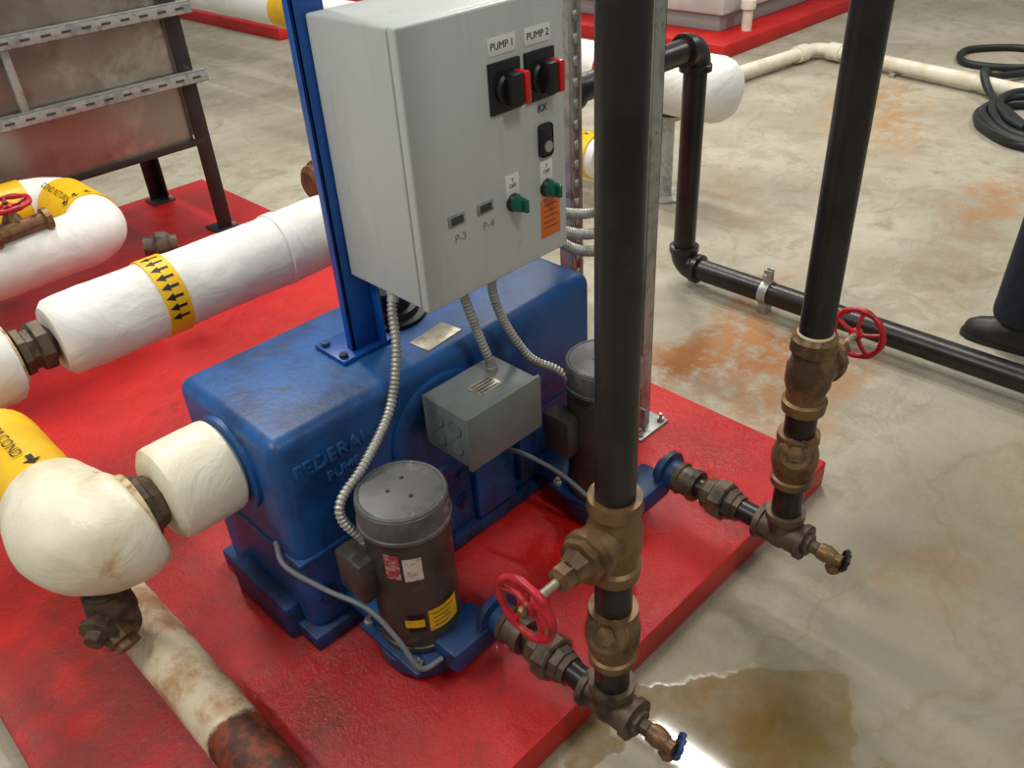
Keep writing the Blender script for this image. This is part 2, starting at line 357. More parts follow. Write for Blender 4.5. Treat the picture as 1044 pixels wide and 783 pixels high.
def discharge(g,x,yt,z,ym,wh):
    box('discharge_neck',g,(x-.125,ym-.055,z-.055),(x-.005,ym+.03,z+.0),'bluedark',.012)
    lathe('pump_flange',g,(x,ym-.02,z),(0,-1,0),[(0,.034),(.012,.034),(.014,.05),(.026,.05),(.028,.034),(.05,.034)],'bluedark',32)
    y=ym-.068
    lathe('coupling',g,(x,y,z),(0,-1,0),[(0,.028),(.0,.036),(.012,.038),(.014,.033),(.04,.033),(.042,.038),(.054,.036),(.054,.028)],'bronzedk',32)
    lathe('nipple',g,(x,y-.05,z),(0,-1,0),[(0,.024),(abs(y-.05-yt),.024)],'iron',28)
    lathe('union_body',g,(x,y-.07,z),(0,-1,0),[(0,.03),(.008,.036),(.03,.036)],'bronzedk',8)
    lathe('union_nut',g,(x,y-.098,z),(0,-1,0),[(0,.042),(.004,.046),(.03,.046),(.034,.042)],'bronzedk',8,phase=.3)
    lathe('union_tail',g,(x,y-.13,z),(0,-1,0),[(0,.036),(.02,.034),(.022,.03),(.035,.03)],'bronzedk',8)
    lathe('tee_run',g,(x,yt+.055,z),(0,-1,0),[(0,.034),(0,.039),(.012,.039),(.014,.034),(.096,.034),(.098,.039),(.11,.039),(.11,.02)],'bronzedk',32)
    lathe('tee_branch',g,(x,yt,z),(0,0,1),[(-.033,.012),(-.03,.022),(-.02,.031),(0,.034),(.042,.034),(.044,.04),(.06,.04),(.06,.03)],'bronzedk',32)
    y0=yt-.055
    lathe('reducer_bushing',g,(x,y0,z),(0,-1,0),[(0,.024),(.01,.024),(.012,.014),(.026,.014)],'bronzedk',8)
    lathe('drain_body',g,(x,y0-.026,z),(0,-1,0),[(0,.013),(.004,.017),(.02,.019),(.036,.015),(.04,.012),(.052,.012)],'brass',24)
    lathe('drain_spout',g,(x,y0-.05,z+.005),(.2,-.3,-1),[(0,.012),(.02,.012),(.03,.013),(.034,.016),(.046,.016),(.046,.011)],'brass',24)
    hd=Vector((.40,-.80,-.25)).normalized()
    lathe('drain_stem',g,(x,y0-.045,z),hd,[(0,.011),(.012,.011),(.014,.005),(.034,.005)],'brass',16)
    c=Vector((x,y0-.045,z))+hd*.038
    torus('drain_handle_rim',g,c,hd,.019,.0052,wh,30,.2,8)
    lathe('drain_handle_hub',g,c-hd*.004,hd,[(0,.010),(.008,.010)],wh,12)
    for i in range(4):
        ax_,u,v=basis(hd); d=u*math.cos(i*1.571)+v*math.sin(i*1.571)
        sweep('drain_handle_spoke_%d'%(i+1),g,[c,c+d*.018],.0042,wh,6)
def riser(x,y,z,sgn,ztop,zg,zc,zcol):
    g=E('riser_pipe')
    r=.0300
    cyl('lower_pipe',g,(x,y,z+.045),(x,y,zc-.04),r,'iron',40)
    lathe('check_valve_body',g,(x,y,zc),(0,0,1),[(-.062,.032),(-.062,.040),(-.046,.041),(-.043,.036),(-.03,.040),(-.01,.045),(.012,.045),(.03,.040),(.043,.036),(.046,.041),(.062,.040),(.062,.032)],'brass',40)
    cv=Vector((-.75,-.35,.55))
    lathe('check_valve_cap',g,(x,y,zc+.012),cv,[(.02,.034),(.045,.034),(.047,.03),(.052,.03)],'brass',36)
    lathe('check_valve_plug',g,Vector((x,y,zc+.012))+cv.normalized()*.05,cv,[(0,.016),(.012,.016)],'brass',6)
    cyl('middle_pipe',g,(x,y,zc+.05),(x,y,zg-.05),r,'iron',40)
    lathe('gate_valve_body',g,(x,y,zg),(0,0,1),[(-.078,.032),(-.078,.040),(-.056,.042),(-.052,.036),(-.035,.036),(-.018,.042),(.018,.042),(.035,.036),(.052,.036),(.056,.042),(.078,.040),(.078,.032)],'brass',40)
    lathe('gate_valve_neck',g,(x,y,zg),(sgn,0,0),[(0,.040),(.05,.036),(.053,.042),(.066,.042),(.068,.036)],'brass',36)
    lathe('gate_valve_bonnet',g,(x+sgn*.066,y,zg),(sgn,0,0),[(0,.038),(.014,.038),(.016,.028),(.036,.021),(.038,.022)],'brass',8)
    lathe('gate_valve_packing_nut',g,(x+sgn*.102,y,zg),(sgn,0,0),[(0,.021),(.02,.021),(.026,.012)],'brass',6)
    lathe('gate_valve_stem',g,(x+sgn*.12,y,zg),(sgn,0,0),[(0,.007),(.078,.007)],'plate',16)
    handwheel(g,(x+sgn*.190,y,zg),(sgn,0,0),.050)
    if zcol: lathe('joint_sealant_collar',g,(x,y,zg+.076),(0,0,1),[(0,.040),(.004,.041),(.009,.034),(.014,.031)],'brass',32); lathe('joint_sealant_ring',g,(x,y,zg+.086),(0,0,1),[(0,.032),(.004,.0325),(.007,.0305)],'whiterag',32)
    cyl('upper_pipe',g,(x,y,zg+.06),(x,y,ztop),r,'iron',48)
    return g
r1=riser(.728,.578,.19,-1,2.6,.590,.372,False)
discharge(r1,.728,.578,.186,.905,'bluehand')
r2=riser(1.285,.573,.195,1,2.6,.592,.396,True)
discharge(r2,1.285,.573,.195,.905,'blk')

# ------------------------------------------------------------------ control box
B=E('electrical_control_box')
bx0,bx1,by0,by1,bz0,bz1=.798,1.156,1.062,1.283,.763,1.232
box('enclosure_body',B,(bx0,by0+.012,bz0),(bx1,by1,bz1),'box',.005,3)
box('door_gasket',B,(bx0+.004,by0+.006,bz0+.004),(bx1-.004,by0+.016,bz1-.004),'seam',.001)
box('door',B,(bx0-.002,by0-.012,bz0-.002),(bx1+.002,by0+.008,bz1+.002),'box',.005,3)
fy=by0-.012
def swc(x,z,i):
    box('switch_plate_%d'%i,B,(x-.036,fy-.006,z-.042),(x+.036,fy+.001,z+.042),'blk',.002)
    lathe('switch_collar_%d'%i,B,(x,fy-.005,z-.002),(0,-1,0),[(0,.027),(.008,.027),(.012,.023)],'blk',32)
    box('switch_handle_%d'%i,B,(x-.012,fy-.038,z-.028),(x+.012,fy-.012,z+.026),'blk',.004)
    box('switch_grip_%d'%i,B,(x+.012,fy-.040,z-.028),(x+.026,fy-.010,z+.026),'red',.004)
    box('pump_label_%d'%i,B,(x-.032,fy-.002,z+.052),(x+.030,fy+.001,z+.080),'whitelab',.0005)
    text('pump_label_text_%d'%i,B,'PUMP %d'%i,.0165,facing_mY(x-.001,fy-.0022,z+.066),'black')
swc(1.008,1.104,1); swc(1.092,1.104,2)
for i,x in enumerate((1.014,1.102)):
    box('selector_tag_%d'%(i+1),B,(x-.016,fy-.002,.906),(x+.016,fy+.001,.95),'whitelab',.0005)
    text('selector_tag_text_%d'%(i+1),B,'T\nOFF',.010,facing_mY(x,fy-.0022,.934),'black')
    lathe('selector_bezel_%d'%(i+1),B,(x,fy,.898),(0,-1,0),[(0,.017),(.006,.017),(.009,.014)],'blk',28)
    lathe('selector_knob_%d'%(i+1),B,(x,fy-.008,.898),(0,-1,0),[(0,.0145),(.004,.015),(.018,.013),(.02,.009)],'green',20)
    box('selector_grip_%d'%(i+1),B,(x-.004,fy-.038,.886),(x+.004,fy-.026,.910),'green',.002)
box('orange_sticker',B,(1.085,fy-.0015,.800),(1.136,fy+.001,.876),'orange',.0003)
for i in range(5): box('sticker_line_%d'%(i+1),B,(1.091,fy-.002,.862-.011*i),(1.128-.004*(i%2),fy-.0012,.8635-.011*i),'rust',0)
box('door_latch_plate',B,(1.084,fy-.008,.958),(1.118,fy+.001,1.018),'blk',.008,4)
lathe('latch_cylinder',B,(1.101,fy-.007,.978),(0,-1,0),[(0,.010),(.005,.010)],'galv',24)
text('maker_mark',B,'KX',.018,facing_mY(1.098,fy-.0006,1.045),'seam')
for i,x in enumerate((.878,.945)):
    box('counter_bezel_%d'%(i+1),B,(x-.019,fy-.003,.901),(x+.019,fy+.001,.921),'galv',.001)
    box('counter_window_%d'%(i+1),B,(x-.014,fy-.0035,.904),(x+.014,fy-.002,.918),'seam',.0005)
    text('pen_mark_%d'%(i+1),B,('P-3','P-4')[i],.021,facing_mY(x+.006,fy-.0003,.876),'pen',.0002)

P=E('support_post')
pxa,pxb=.776,.838
box('post_web',P,(pxa,1.285,.598),(pxb,1.291,1.62),'bluepost',.001)
box('post_side',P,(pxa,1.285,.598),(pxa+.006,1.308,1.62),'bluepost',.001)
box('post_side_2',P,(pxb-.006,1.285,.598),(pxb,1.325,1.62),'bluepost',.001)
box('post_foot',P,(.738,1.268,.590),(.86,1.37,.600),'bluepost',.002)
box('post_gusset',P,(pxb-.001,1.262,.598),(pxb+.005,1.33,.76),'bluepost',.001)
for i,(x,y) in enumerate([(.752,1.35),(.75,1.285)]): lathe('foot_bolt_%d'%(i+1),P,(x,y,.6),(0,0,1),[(0,.009),(.008,.009)],'bluedark',6)

def strut(name,x,y,z0,z1,slots,foot):
    g=E(name)
    a=.0205
    if slots:
        bm=bmesh.new()
        w=.007; z=z0; y0=y-a
        def q(xa,xb,za,zb):
            bm.faces.new([bm.verts.new((xa,y0,za)),bm.verts.new((xb,y0,za)),bm.verts.new((xb,y0,zb)),bm.verts.new((xa,y0,zb))])
        q(x-a,x-w,z0,z1); q(x+w,x+a,z0,z1); pz=.048
        while z<z1:
            q(x-w,x+w,z,min(z+.022,z1)); z+=pz
        bmesh.ops.remove_doubles(bm,verts=bm.verts,dist=1e-5)
        o=fin('punched_web',g,bm,'galv'); sm=o.modifiers.new('s','SOLIDIFY'); sm.thickness=.0025; sm.offset=0
    else: box('web',g,(x-a,y-a,z0),(x+a,y-a+.0026,z1),'galv',.0005)
    box('side_1',g,(x-a,y-a,z0),(x-a+.0026,y+a,z1),'galv',.0005)
    box('side_2',g,(x+a-.0026,y-a,z0),(x+a,y+a,z1),'galv',.0005)
    box('lip_1',g,(x-a,y+a-.003,z0),(x-a+.009,y+a,z1),'galv',.0005)
    box('lip_2',g,(x+a-.009,y+a-.003,z0),(x+a,y+a,z1),'galv',.0005)
    box('foot_plate',g,(x-.06,y-.055,.08),(x+.06,y+.055,.087),'galv',.001)
    if foot:
        box('foot_upright',g,(x-a-.007,y-.04,.08),(x-a-.001,y+.04,.16),'galv',.001)
        for i,(dx,dy) in enumerate([(-.045,-.04),(.045,-.04),(.045,.04)]): lathe('anchor_bolt_%d'%(i+1),g,(x+dx,y+dy,.087),(0,0,1),[(0,.010),(.009,.010),(.009,.005),(.022,.005)],'galv',6)
    return g
strut('slotted_strut_channel',1.497,1.345,.08,2.4,True,False)
strut('strut_channel',1.505,1.12,.08,2.4,False,True)

# junction box
J=E('junction_box')
box('box_body',J,(.812,1.0,.428),(1.004,1.13,.545),'jbox',.003)
box('box_cover',J,(.808,.994,.424),(1.008,1.003,.549),'jbox',.002)
box('box_bracket',J,(.85,1.125,.45),(.96,1.149,.53),'jbox',.002)
for i,(y,z) in enumerate([(1.035,.508),(1.085,.508),(1.035,.463),(1.085,.463)]):
    lathe('knockout_%d'%(i+1),J,(.8125,y,z),(-1,0,0),[(0,.0165),(.0016,.0165),(.0018,.0145)],'jbox',28)
    torus('knockout_ring_%d'%(i+1),J,(.8112,y,z),(1,0,0),.0165,.0011,'jboxdk',28,0,6)
box('rating_plate',J,(.885,1.035,.5445),(.945,1.078,.5465),'plate',.0004)
for i in range(4): box('plate_line_%d'%(i+1),J,(.890,1.042+.009*i,.5465),(.938,1.044+.009*i,.5470),'black',0)
def conduit(pts,r=.0088):
    g=E('flexible_conduit')
    flex('conduit',g,pts,r)
    for i,(a,b) in enumerate(((0,1),(-1,-2))):
        d=(Vector(pts[b])-Vector(pts[a])).normalized()
        lathe('connector_%d'%(i+1),g,Vector(pts[a])-d*.004,d,[(0,.0125),(.012,.0125),(.013,.011),(.026,.011)],'galv',12)
    return g
conduit([(.812,1.17,.763),(.795,1.16,.73),(.770,1.13,.665),(.718,1.105,.572),(.622,1.07,.52),(.558,1.06,.485),(.548,1.05,.445),(.575,1.03,.392)])
conduit([(.915,1.10,.763),(.922,1.10,.72),(.945,1.10,.64),(.968,1.09,.545)])
conduit([(.99,1.09,.763),(.993,1.10,.71),(1.02,1.10,.625),(1.065,1.08,.53),(1.11,1.05,.49),(1.135,1.02,.458)])
for dz,dy in ((0,0),(.04,.03),(-.035,-.02)):
    conduit([(1.156,1.2+dy,.81+dz*.4),(1.20,1.2+dy,.78+dz*.5),(1.30,1.19+dy,.70+dz),(1.40,1.17+dy,.665+dz),(1.484,1.135,.69+dz)],.0115)
g=E('motor_power_cable'); sweep('cable',g,resample(catmull([(.485,1.22,.33),(.47,1.17,.31),(.50,1.09,.28),(.53,1.0,.27),(.545,.94,.22),(.555,.895,.165),(.60,.885,.16)]),.006),.0055,'cable',10)
g=E('motor_power_cable'); sweep('cable',g,resample(catmull([(1.02,1.14,.28),(1.03,1.08,.29),(1.06,1.0,.26),(1.09,.92,.20),(1.13,.885,.162)]),.006),.0055,'cable',10)

# ------------------------------------------------------------------ insulated piping
g=E('insulated_pipe')
sweep('insulation',g,resample([Vector((.42,2.0,.515)),Vector((1.9,2.0,.515))],.015),lumpy(.096,.005,7,.03),'whitewrap',48)
lathe('torn_end',g,(.424,2.0,.515),(-1,0,0),[(-.01,.078),(.003,.074),(.004,.03)],'whiterag',32)
lathe('union_nut',g,(.42,2.0,.515),(-1,0,0),[(0,.03),(.012,.05),(.016,.062),(.04,.062),(.046,.05),(.06,.05),(.064,.058),(.08,.058),(.084,.04),(.13,.04)],'bronzedk',8)
sweep('insulation_left',g,resample([Vector((.325,2.0,.515)),Vector((-.9,2.0,.515))],.015),lumpy(.096,.005,7,.03),'whitewrap',48)
lathe('torn_end_2',g,(.328,2.0,.515),(1,0,0),[(-.02,.078),(.003,.076),(.004,.03)],'whiterag',32)
band('label_band',g,(.66,2.0,.515),(1,0,0),.062,.1012,'yellow')
arrows(g,(.688,2.0,.515),(-1,0,0),(-.3,-.75,.65),.1018,8,.026,.045)
band('tape_ring',g,(1.02,2.0,.515),(1,0,0),.03,.1005,'whitewrap')
for i,x in enumerate((1.45,.02)):
    lathe('support_foot_%d'%(i+1),g,(x,2.0,.08),(0,0,1),[(0,.06),(.008,.06),(.010,.022),(.30,.022),(.31,.05),(.35,.06)],'galv',20)
g=E('rusted_pipe_union')
lathe('union_body',g,(1.29,2.22,.565),(1,0,0),[(0,.04),(.01,.055),(.03,.055),(.034,.065),(.07,.068),(.075,.05),(.13,.05)],'rust',16)
lathe('pipe_run',g,(1.37,2.22,.565),(1,0,0),[(0,.038),(.8,.038)],'iron',24)
lathe('drop_leg',g,(1.45,2.22,.565),(0,0,-1),[(0,.045),(.06,.045),(.062,.036),(.485,.036)],'rust',24)
g=E('insulated_elbow_pipe')
sweep('stub_insulation',g,resample([Vector((.34,1.33,.478)),Vector((.480,1.33,.478))],.01),lumpy(.094,.003,9,.02),'whiteold',44)
lathe('stub_torn_end',g,(.343,1.33,.478),(-1,0,0),[(-.01,.074),(.002,.072),(.003,.03)],'whiterag',32)
lathe('union_fitting',g,(.345,1.33,.478),(-1,0,0),[(0,.036),(.008,.05),(.024,.055),(.028,.062),(.05,.062),(.054,.045),(.075,.045)],'bronzedk',8)
def elbr(s,T,a,q):
    e=T-s; r=.103+.010*noise.noise(q*6)+.005*noise.noise(q*18)
    r+=math.exp(-((e-.18)/.10)**2)*.012
    if s/T<.5: r-=.022*(1-s/T/.5)
    if e<.03: r*=.86+.14*math.sqrt(1-((.03-e)/.03)**2)
    return r
path=resample(fillet([(.205,1.9,.445),(.205,1.33,.448),(.303,1.33,.462)],.085,12),.012)
near=[p for p in path if p.y<1.53]
sweep('elbow_insulation',g,near,elbr,'whiteold',48)
sweep('return_insulation',g,resample(fillet([(.205,1.50,.449),(.205,1.83,.455),(.205,1.83,.08)],.075,10),.02),lumpy(.073,.002,7,.01),'yellow',36)
lathe('elbow_torn_end',g,(.300,1.33,.462),(1,0,0),[(-.01,.086),(.004,.083),(.005,.03)],'whiterag',32)
wraptext('label_text',g,'STEAM COND',.030,(.205,1.68,.452),(0,-1,0),(-.1,0,1),.0760,'black')
arrows(g,(.205,1.56,.450),(0,-1,0),(.1,0,.95),.0760,1,.045,.035)
g=E('drain_valve')
lathe('valve_inlet',g,(.20,1.36,.40),(0,0,-1),[(0,.03),(.06,.03),(.062,.038),(.08,.04)],'bronzedk',24)
lathe('valve_body',g,(.20,1.36,.33),(0,0,-1),[(0,.04),(.014,.042),(.018,.036),(.03,.043),(.06,.046),(.08,.038),(.084,.043),(.105,.041),(.106,.02)],'bronzedk',32)
lathe('valve_bonnet',g,(.20,1.36,.28),(-.6,-.5,-.1),[(0,.034),(.045,.03),(.048,.036),(.06,.036),(.062,.02),(.08,.018)],'bronzedk',8)
lathe('valve_plug',g,(.185,1.345,.262),(.1,-.75,-.5),[(0,.034),(.045,.032),(.047,.024),(.06,.024)],'brass',8)
g=E('rusting_insulated_pipe')
sweep('insulation',g,resample([Vector((.245,1.715,.15)),Vector((.245,.30,.15))],.015),lumpy(.054,.003,8,.01),'ruspipe',36)
lathe('support_saddle',g,(.245,1.62,.08),(0,0,1),[(0,.05),(.02,.04)],'galv',16)
lathe('support_saddle_2',g,(.245,.75,.08),(0,0,1),[(0,.05),(.02,.04)],'galv',16)
g=E('insulated_return_pipe')
sweep('insulation',g,resample(fillet([(-.9,3.09,.46),(.825,3.09,.46),(.825,2.66,.46),(-.9,2.66,.46)],.11,14),.02),lumpy(.086,.004,7,.03),'whitewrap',40)
band('label_band',g,(.825,2.775,.46),(0,1,0),.215,.0905,'yellow')
band('label_band_2',g,(.735,3.09,.46),(-1,0,0),.12,.0905,'yellow')
wraptext('label_text',g,'COND RETURN',.030,(.825,2.905,.46),(0,-1,0),(-.45,0,.85),.0913,'black')
arrows(g,(.825,2.80,.46),(0,-1,0),(-.2,0,.95),.0913,3,.04,.030)
for i,(x,y) in enumerate(((.06,2.66),(.06,3.09))):
    lathe('support_foot_%d'%(i+1),g,(x,y,.08),(0,0,1),[(0,.06),(.008,.06),(.010,.022),(.26,.022),(.27,.05),(.30,.055)],'galv',20)
lathe('flow_coupling',g,(.925,2.60,.39),(1,-.5,-.1),[(-.03,.03),(.0,.03),(.01,.042),(.04,.042),(.05,.03),(.07,.03)],'bronzedk',12)
g=E('gate_valve')
lathe('valve_body',g,(.58,2.66,.53),(0,0,1),[(0,.036),(.02,.036),(.025,.042),(.04,.042),(.045,.03),(.06,.024),(.065,.02),(.08,.016)],'brass',20)
lathe('valve_arm',g,(.50,2.62,.562),(1,.1,0),[(0,.034),(.02,.034),(.024,.024),(.15,.024),(.154,.034),(.17,.034)],'brass',12)
lathe('valve_stem',g,(.58,2.66,.58),(0,0,1),[(0,.007),(.05,.007)],'plate',12)
handwheel(g,(.58,2.66,.628),(0,0,1),.062)

# ------------------------------------------------------------------ steel stand
g=E('steel_equipment_stand')
def angle(n,x,y,z0,z1,sx,sy,w=.045):
    box(n+'_a',g,(min(x,x+sx*w),y-.003,z0),(max(x,x+sx*w),y+.003,z1),'blksteel',.0008)
    box(n+'_b',g,(x-.003,min(y,y+sy*w),z0),(x+.003,max(y,y+sy*w),z1),'blksteel',.0008)
angle('front_leg',1.49,3.24,.08,1.7,-1,1,.06); angle('rear_leg',1.46,3.80,.08,1.7,-1,-1,.06)
angle('front_leg_left',.0,3.24,.08,1.7,1,1,.06); angle('rear_leg_left',.0,3.80,.08,1.7,1,-1,.06)
box('front_panel',g,(.0,3.25,.45),(1.43,3.256,1.6),'sheet',.001)
box('side_panel',g,(1.46,3.26,.46),(1.465,3.78,1.6),'sheet',.001)
box('bottom_tray',g,(.0,3.26,.45),(1.43,3.78,.456),'sheet',.001)
box('tray_edge',g,(.0,3.236,.44),(1.47,3.262,.462),'blksteel',.002)
for i,z in enumerate((.695,.935)):
    box('rail_%d_web'%(i+1),g,(.0,3.205,z-.0205),(1.53,3.208,z+.0205),'galv',.0005)
    box('rail_%d_top'%(i+1),g,(.0,3.205,z+.018),(1.53,3.24,z+.0205),'galv',.0005)
    box('rail_%d_bottom'%(i+1),g,(.0,3.205,z-.0205),(1.53,3.24,z-.018),'galv',.0005)
    for j in range(22): box('rail_%d_slot_%d'%(i+1,j+1),g,(.04+.068*j,3.2035,z-.004),(.072+.068*j,3.2052,z+.004),'seam',.0003)
box('vertical_strap',g,(.86,3.225,.70),(.885,3.25,.94),'galv',.001)
for i,(x,y) in enumerate([(1.46,3.27),(1.43,3.77),(.03,3.27),(.03,3.77)]):
    box('foot_%d'%(i+1),g,(x-.05,y-.05,.08),(x+.05,y+.05,.086),'blksteel',.001)
    lathe('foot_bolt_%d'%(i+1),g,(x+.035,y-.035,.086),(0,0,1),[(0,.01),(.012,.01)],'galv',6)

# ------------------------------------------------------------------ floor level black pipe
g=E('black_floor_pipe')
X=2.37; zf=.075; r=.038
cyl('floor_run',g,(X,1.54,zf),(X,-2.5,zf),r,'iron',36)
cyl('vertical_run',g,(X,1.59,zf+.05),(X,1.59,.775),r,'iron',36)
cyl('upper_run',g,(X-.05,1.59,.825),(1.72,1.59,.825),r,'iron',36)
def elb(n,c,d1,d2,R=.05,rr=.046):
    c=Vector(c);d1=Vector(d1);d2=Vector(d2)
    P=fillet([c+d1*(R+.02),c,c+d2*(R+.02)],R,10); sweep(n,g,P,rr,'iron',28)
    for i,d in enumerate((d1,d2)): lathe(n+'_rim_%d'%(i+1),g,c+d*R,d,[(0,rr+.002),(.003,rr+.006),(.022,rr+.006),(.024,rr)],'iron',28)
elb('bottom_elbow',(X,1.59,zf),(0,-1,0),(0,0,1)); elb('top_elbow',(X,1.59,.825),(0,0,-1),(-1,0,0))
elb('far_elbow',(1.72,1.59,.825),(1,0,0),(0,1,0)); cyl('branch_run',g,(1.72,1.64,.825),(1.72,1.86,.825),r,'iron',28)
h=E('pipe_clamp')
lathe('clamp_strap',h,(X,1.265,zf),(0,-1,0),[(0,.039),(0,.042),(.03,.042),(.03,.039)],'galv',32)
box('clamp_ear',h,(X-.012,1.237,zf+.038),(X-.008,1.263,zf+.085),'galv',.001); box('clamp_ear_2',h,(X+.008,1.237,zf+.038),(X+.012,1.263,zf+.085),'galv',.001)
lathe('clamp_bolt',h,(X-.03,1.25,zf+.068),(1,0,0),[(0,.009),(.008,.009),(.008,.005),(.055,.005)],'galv',6)
box('clamp_foot',h,(X-.02,1.235,0),(X+.02,1.265,.04),'galv',.001)

g=E('background_insulated_pipe')
def capr(s,T,a,q):
    e=T-s; r=.105+.004*noise.noise(q*5)+(.025 if e<.42 else 0)
    if e<.10: r*=math.sqrt(max(.05,1-((.10-e)/.10)**2*.9))
    return r
sweep('insulation',g,resample([Vector((2.98,9,.5)),Vector((2.98,1.80,.5))],.03),capr,'whitewrap',36)
band('label_band_1',g,(2.98,4.62,.5),(0,1,0),.40,.1125,'yellow'); wraptext('label_text',g,'STEAM',.09,(2.98,4.82,.5),(0,-1,0),(-.5,0,.85),.1135,'black')
band('label_band_2',g,(2.98,2.33,.5),(0,1,0),.10,.134,'redpad')
for i,(yy,zt) in enumerate(((3.4,.396),(2.12,.37))):
    lathe('pedestal_%d'%(i+1),g,(2.98,yy,0),(0,0,1),[(0,.09),(.012,.09),(.014,.03),(zt-.03,.03),(zt-.02,.06),(zt,.07)],'galv',20)
g=E('background_insulated_pipe')
sweep('insulation',g,resample(fillet([(2.72,2.26,.22),(2.72,4.0,.22),(2.72,4.0,.01)],.09,8),.03),lumpy(.09,.003,6,.04),'whitewrap',32)
band('label_band',g,(2.72,2.29,.22),(0,1,0),.30,.0955,'yellow'); arrows(g,(2.72,2.37,.22),(0,-1,0),(-.6,0,.8),.0962,5,.05,.10)
box('pipe_support',g,(2.64,3.0,0),(2.80,3.06,.132),'galv',.004)
box('background_pad_curb',None,(3.72,6.4,0),(5.0,9.5,.09),'redpad',.01)

g=E('air_handler_cabinet')
box('plinth',g,(5.35,3.42,.09),(10.5,8.5,.20),'equipdk',.01)
box('lower_casing',g,(5.32,3.38,.20),(10.5,8.5,.62),'equip',.02)
box('casing_seam',g,(5.31,3.37,.44),(10.5,8.5,.455),'equipdk',.002)
box('upper_casing',g,(5.36,3.42,.62),(10.5,8.5,1.9),'equip',.02)
for i in range(5): box('access_door_%d'%(i+1),g,(5.45+i*1.0,3.40,.70),(6.35+i*1.0,3.425,1.8),'equipdk',.01)
lathe('drain_trap',g,(5.5,3.30,.28),(0,0,-1),[(0,.05),(.05,.05),(.05,.035),(.19,.035)],'pvc',20)
g=E('plastic_drain_pipe')
A=Vector((5.42,2.72,.06)); Bq=Vector((4.2,-3.05,.06))
sweep('drain_run',g,resample(fillet([Vector((4.45,2.84,.06)),A,Bq],.07,8),.2),.040,'pvc',20)
lathe('coupling_1',g,(5.20,2.748,.06),(1,-.12,0),[(0,.053),(.09,.053)],'pvc',20); lathe('coupling_2',g,A+(Bq-A).normalized()*.1,Bq-A,[(0,.053),(.09,.053)],'pvc',20)
for i,tt in enumerate((.1,.35)): 
    c=A.lerp(Bq,tt); box('clip_%d'%(i+1),g,(c.x-.06,c.y-.015,0),(c.x+.06,c.y+.015,.022),'galv',.003)
g=E('coiled_hose')
pts=[]
for i in range(64):
    a=i*2*math.pi/14; R=.29+.05*math.sin(i*.9)+.03*math.cos(i*.37)
    pts.append((4.70+R*1.1*math.cos(a)+.02*i/8,1.18+R*.9*math.sin(a),.022+.012*(i//14)+.006*math.sin(i)))
pts+=[(5.02,1.50,.05),(5.18,1.62,.125),(5.40,1.62,.05),(5.8,1.5,.022),(6.2,1.72,.022),(6.0,2.0,.022),(5.7,1.9,.022),(5.75,1.6,.022),(6.1,1.3,.022),(6.4,1.0,.022)]
sweep('hose',g,resample(catmull(pts,8),.04),.021,'hose',10)

# ------------------------------------------------------------------ person (mostly outside the frame)
def skinned(name,parent,verts,edges,m,sub=2,root=0):
    me=bpy.data.meshes.new(name); me.from_pydata([v[0] for v in verts],edges,[]); o=bpy.data.objects.new(name,me); COL.objects.link(o); o.parent=parent
    sk=o.modifiers.new('skin','SKIN'); sk.use_smooth_shade=True
    for i,v in enumerate(verts):
        r=v[1]; me.skin_vertices[0].data[i].radius=(r,r) if not isinstance(r,tuple) else r
        me.skin_vertices[0].data[i].use_root=(i==root)
    ss=o.modifiers.new('sub','SUBSURF'); ss.levels=sub; ss.render_levels=sub
    me.materials.append(M[m]); return o
H=E('standing_person')
px,py=2.79,.515
skinned('trousers',H,[((px,py,.98),(.16,.11)),((px,py,1.08),(.155,.105)),((px-.10,py+.01,.86),.10),((px-.12,py+.03,.52),.086),((px-.13,py+.045,.13),.080),((px-.13,py+.05,.075),.080),((px+.10,py+.01,.86),.10),((px+.12,py+.01,.52),.08),((px+.14,py-.02,.13),.074),((px+.14,py-.02,.075),.076)],[(0,1),(0,2),(2,3),(3,4),(4,5),(0,6),(6,7),(7,8),(8,9)],'navy')
skinned('shirt',H,[((px,py,1.04),(.155,.11)),((px,py-.01,1.22),(.15,.11)),((px,py-.01,1.38),(.17,.115)),((px,py-.01,1.46),(.10,.08)),((px,py,1.52),.058),((px-.19,py-.01,1.42),.058),((px-.25,py-.01,1.14),.047),((px-.25,py+.08,.93),.036),((px+.19,py-.01,1.42),.058),((px+.25,py-.01,1.14),.047),((px+.25,py+.08,.93),.036)],[(0,1),(1,2),(2,3),(3,4),(2,5),(5,6),(6,7),(2,8),(8,9),(9,10)],'shirt')
skinned('head',H,[((px,py,1.50),.05),((px,py+.01,1.58),.052),((px,py+.02,1.65),(.072,.085)),((px,py+.01,1.73),(.076,.09)),((px,py+.0,1.78),(.05,.06))],[(0,1),(1,2),(2,3),(3,4)],'skin')
skinned('hair',H,[((px,py-.03,1.68),(.074,.066)),((px,py-.012,1.75),(.084,.092)),((px,py-.005,1.80),(.06,.07))],[(0,1),(1,2)],'hair')
skinned('nose',H,[((px,py+.095,1.69),.008),((px,py+.112,1.66),.013),((px,py+.10,1.65),.010)],[(0,1),(1,2)],'skin')
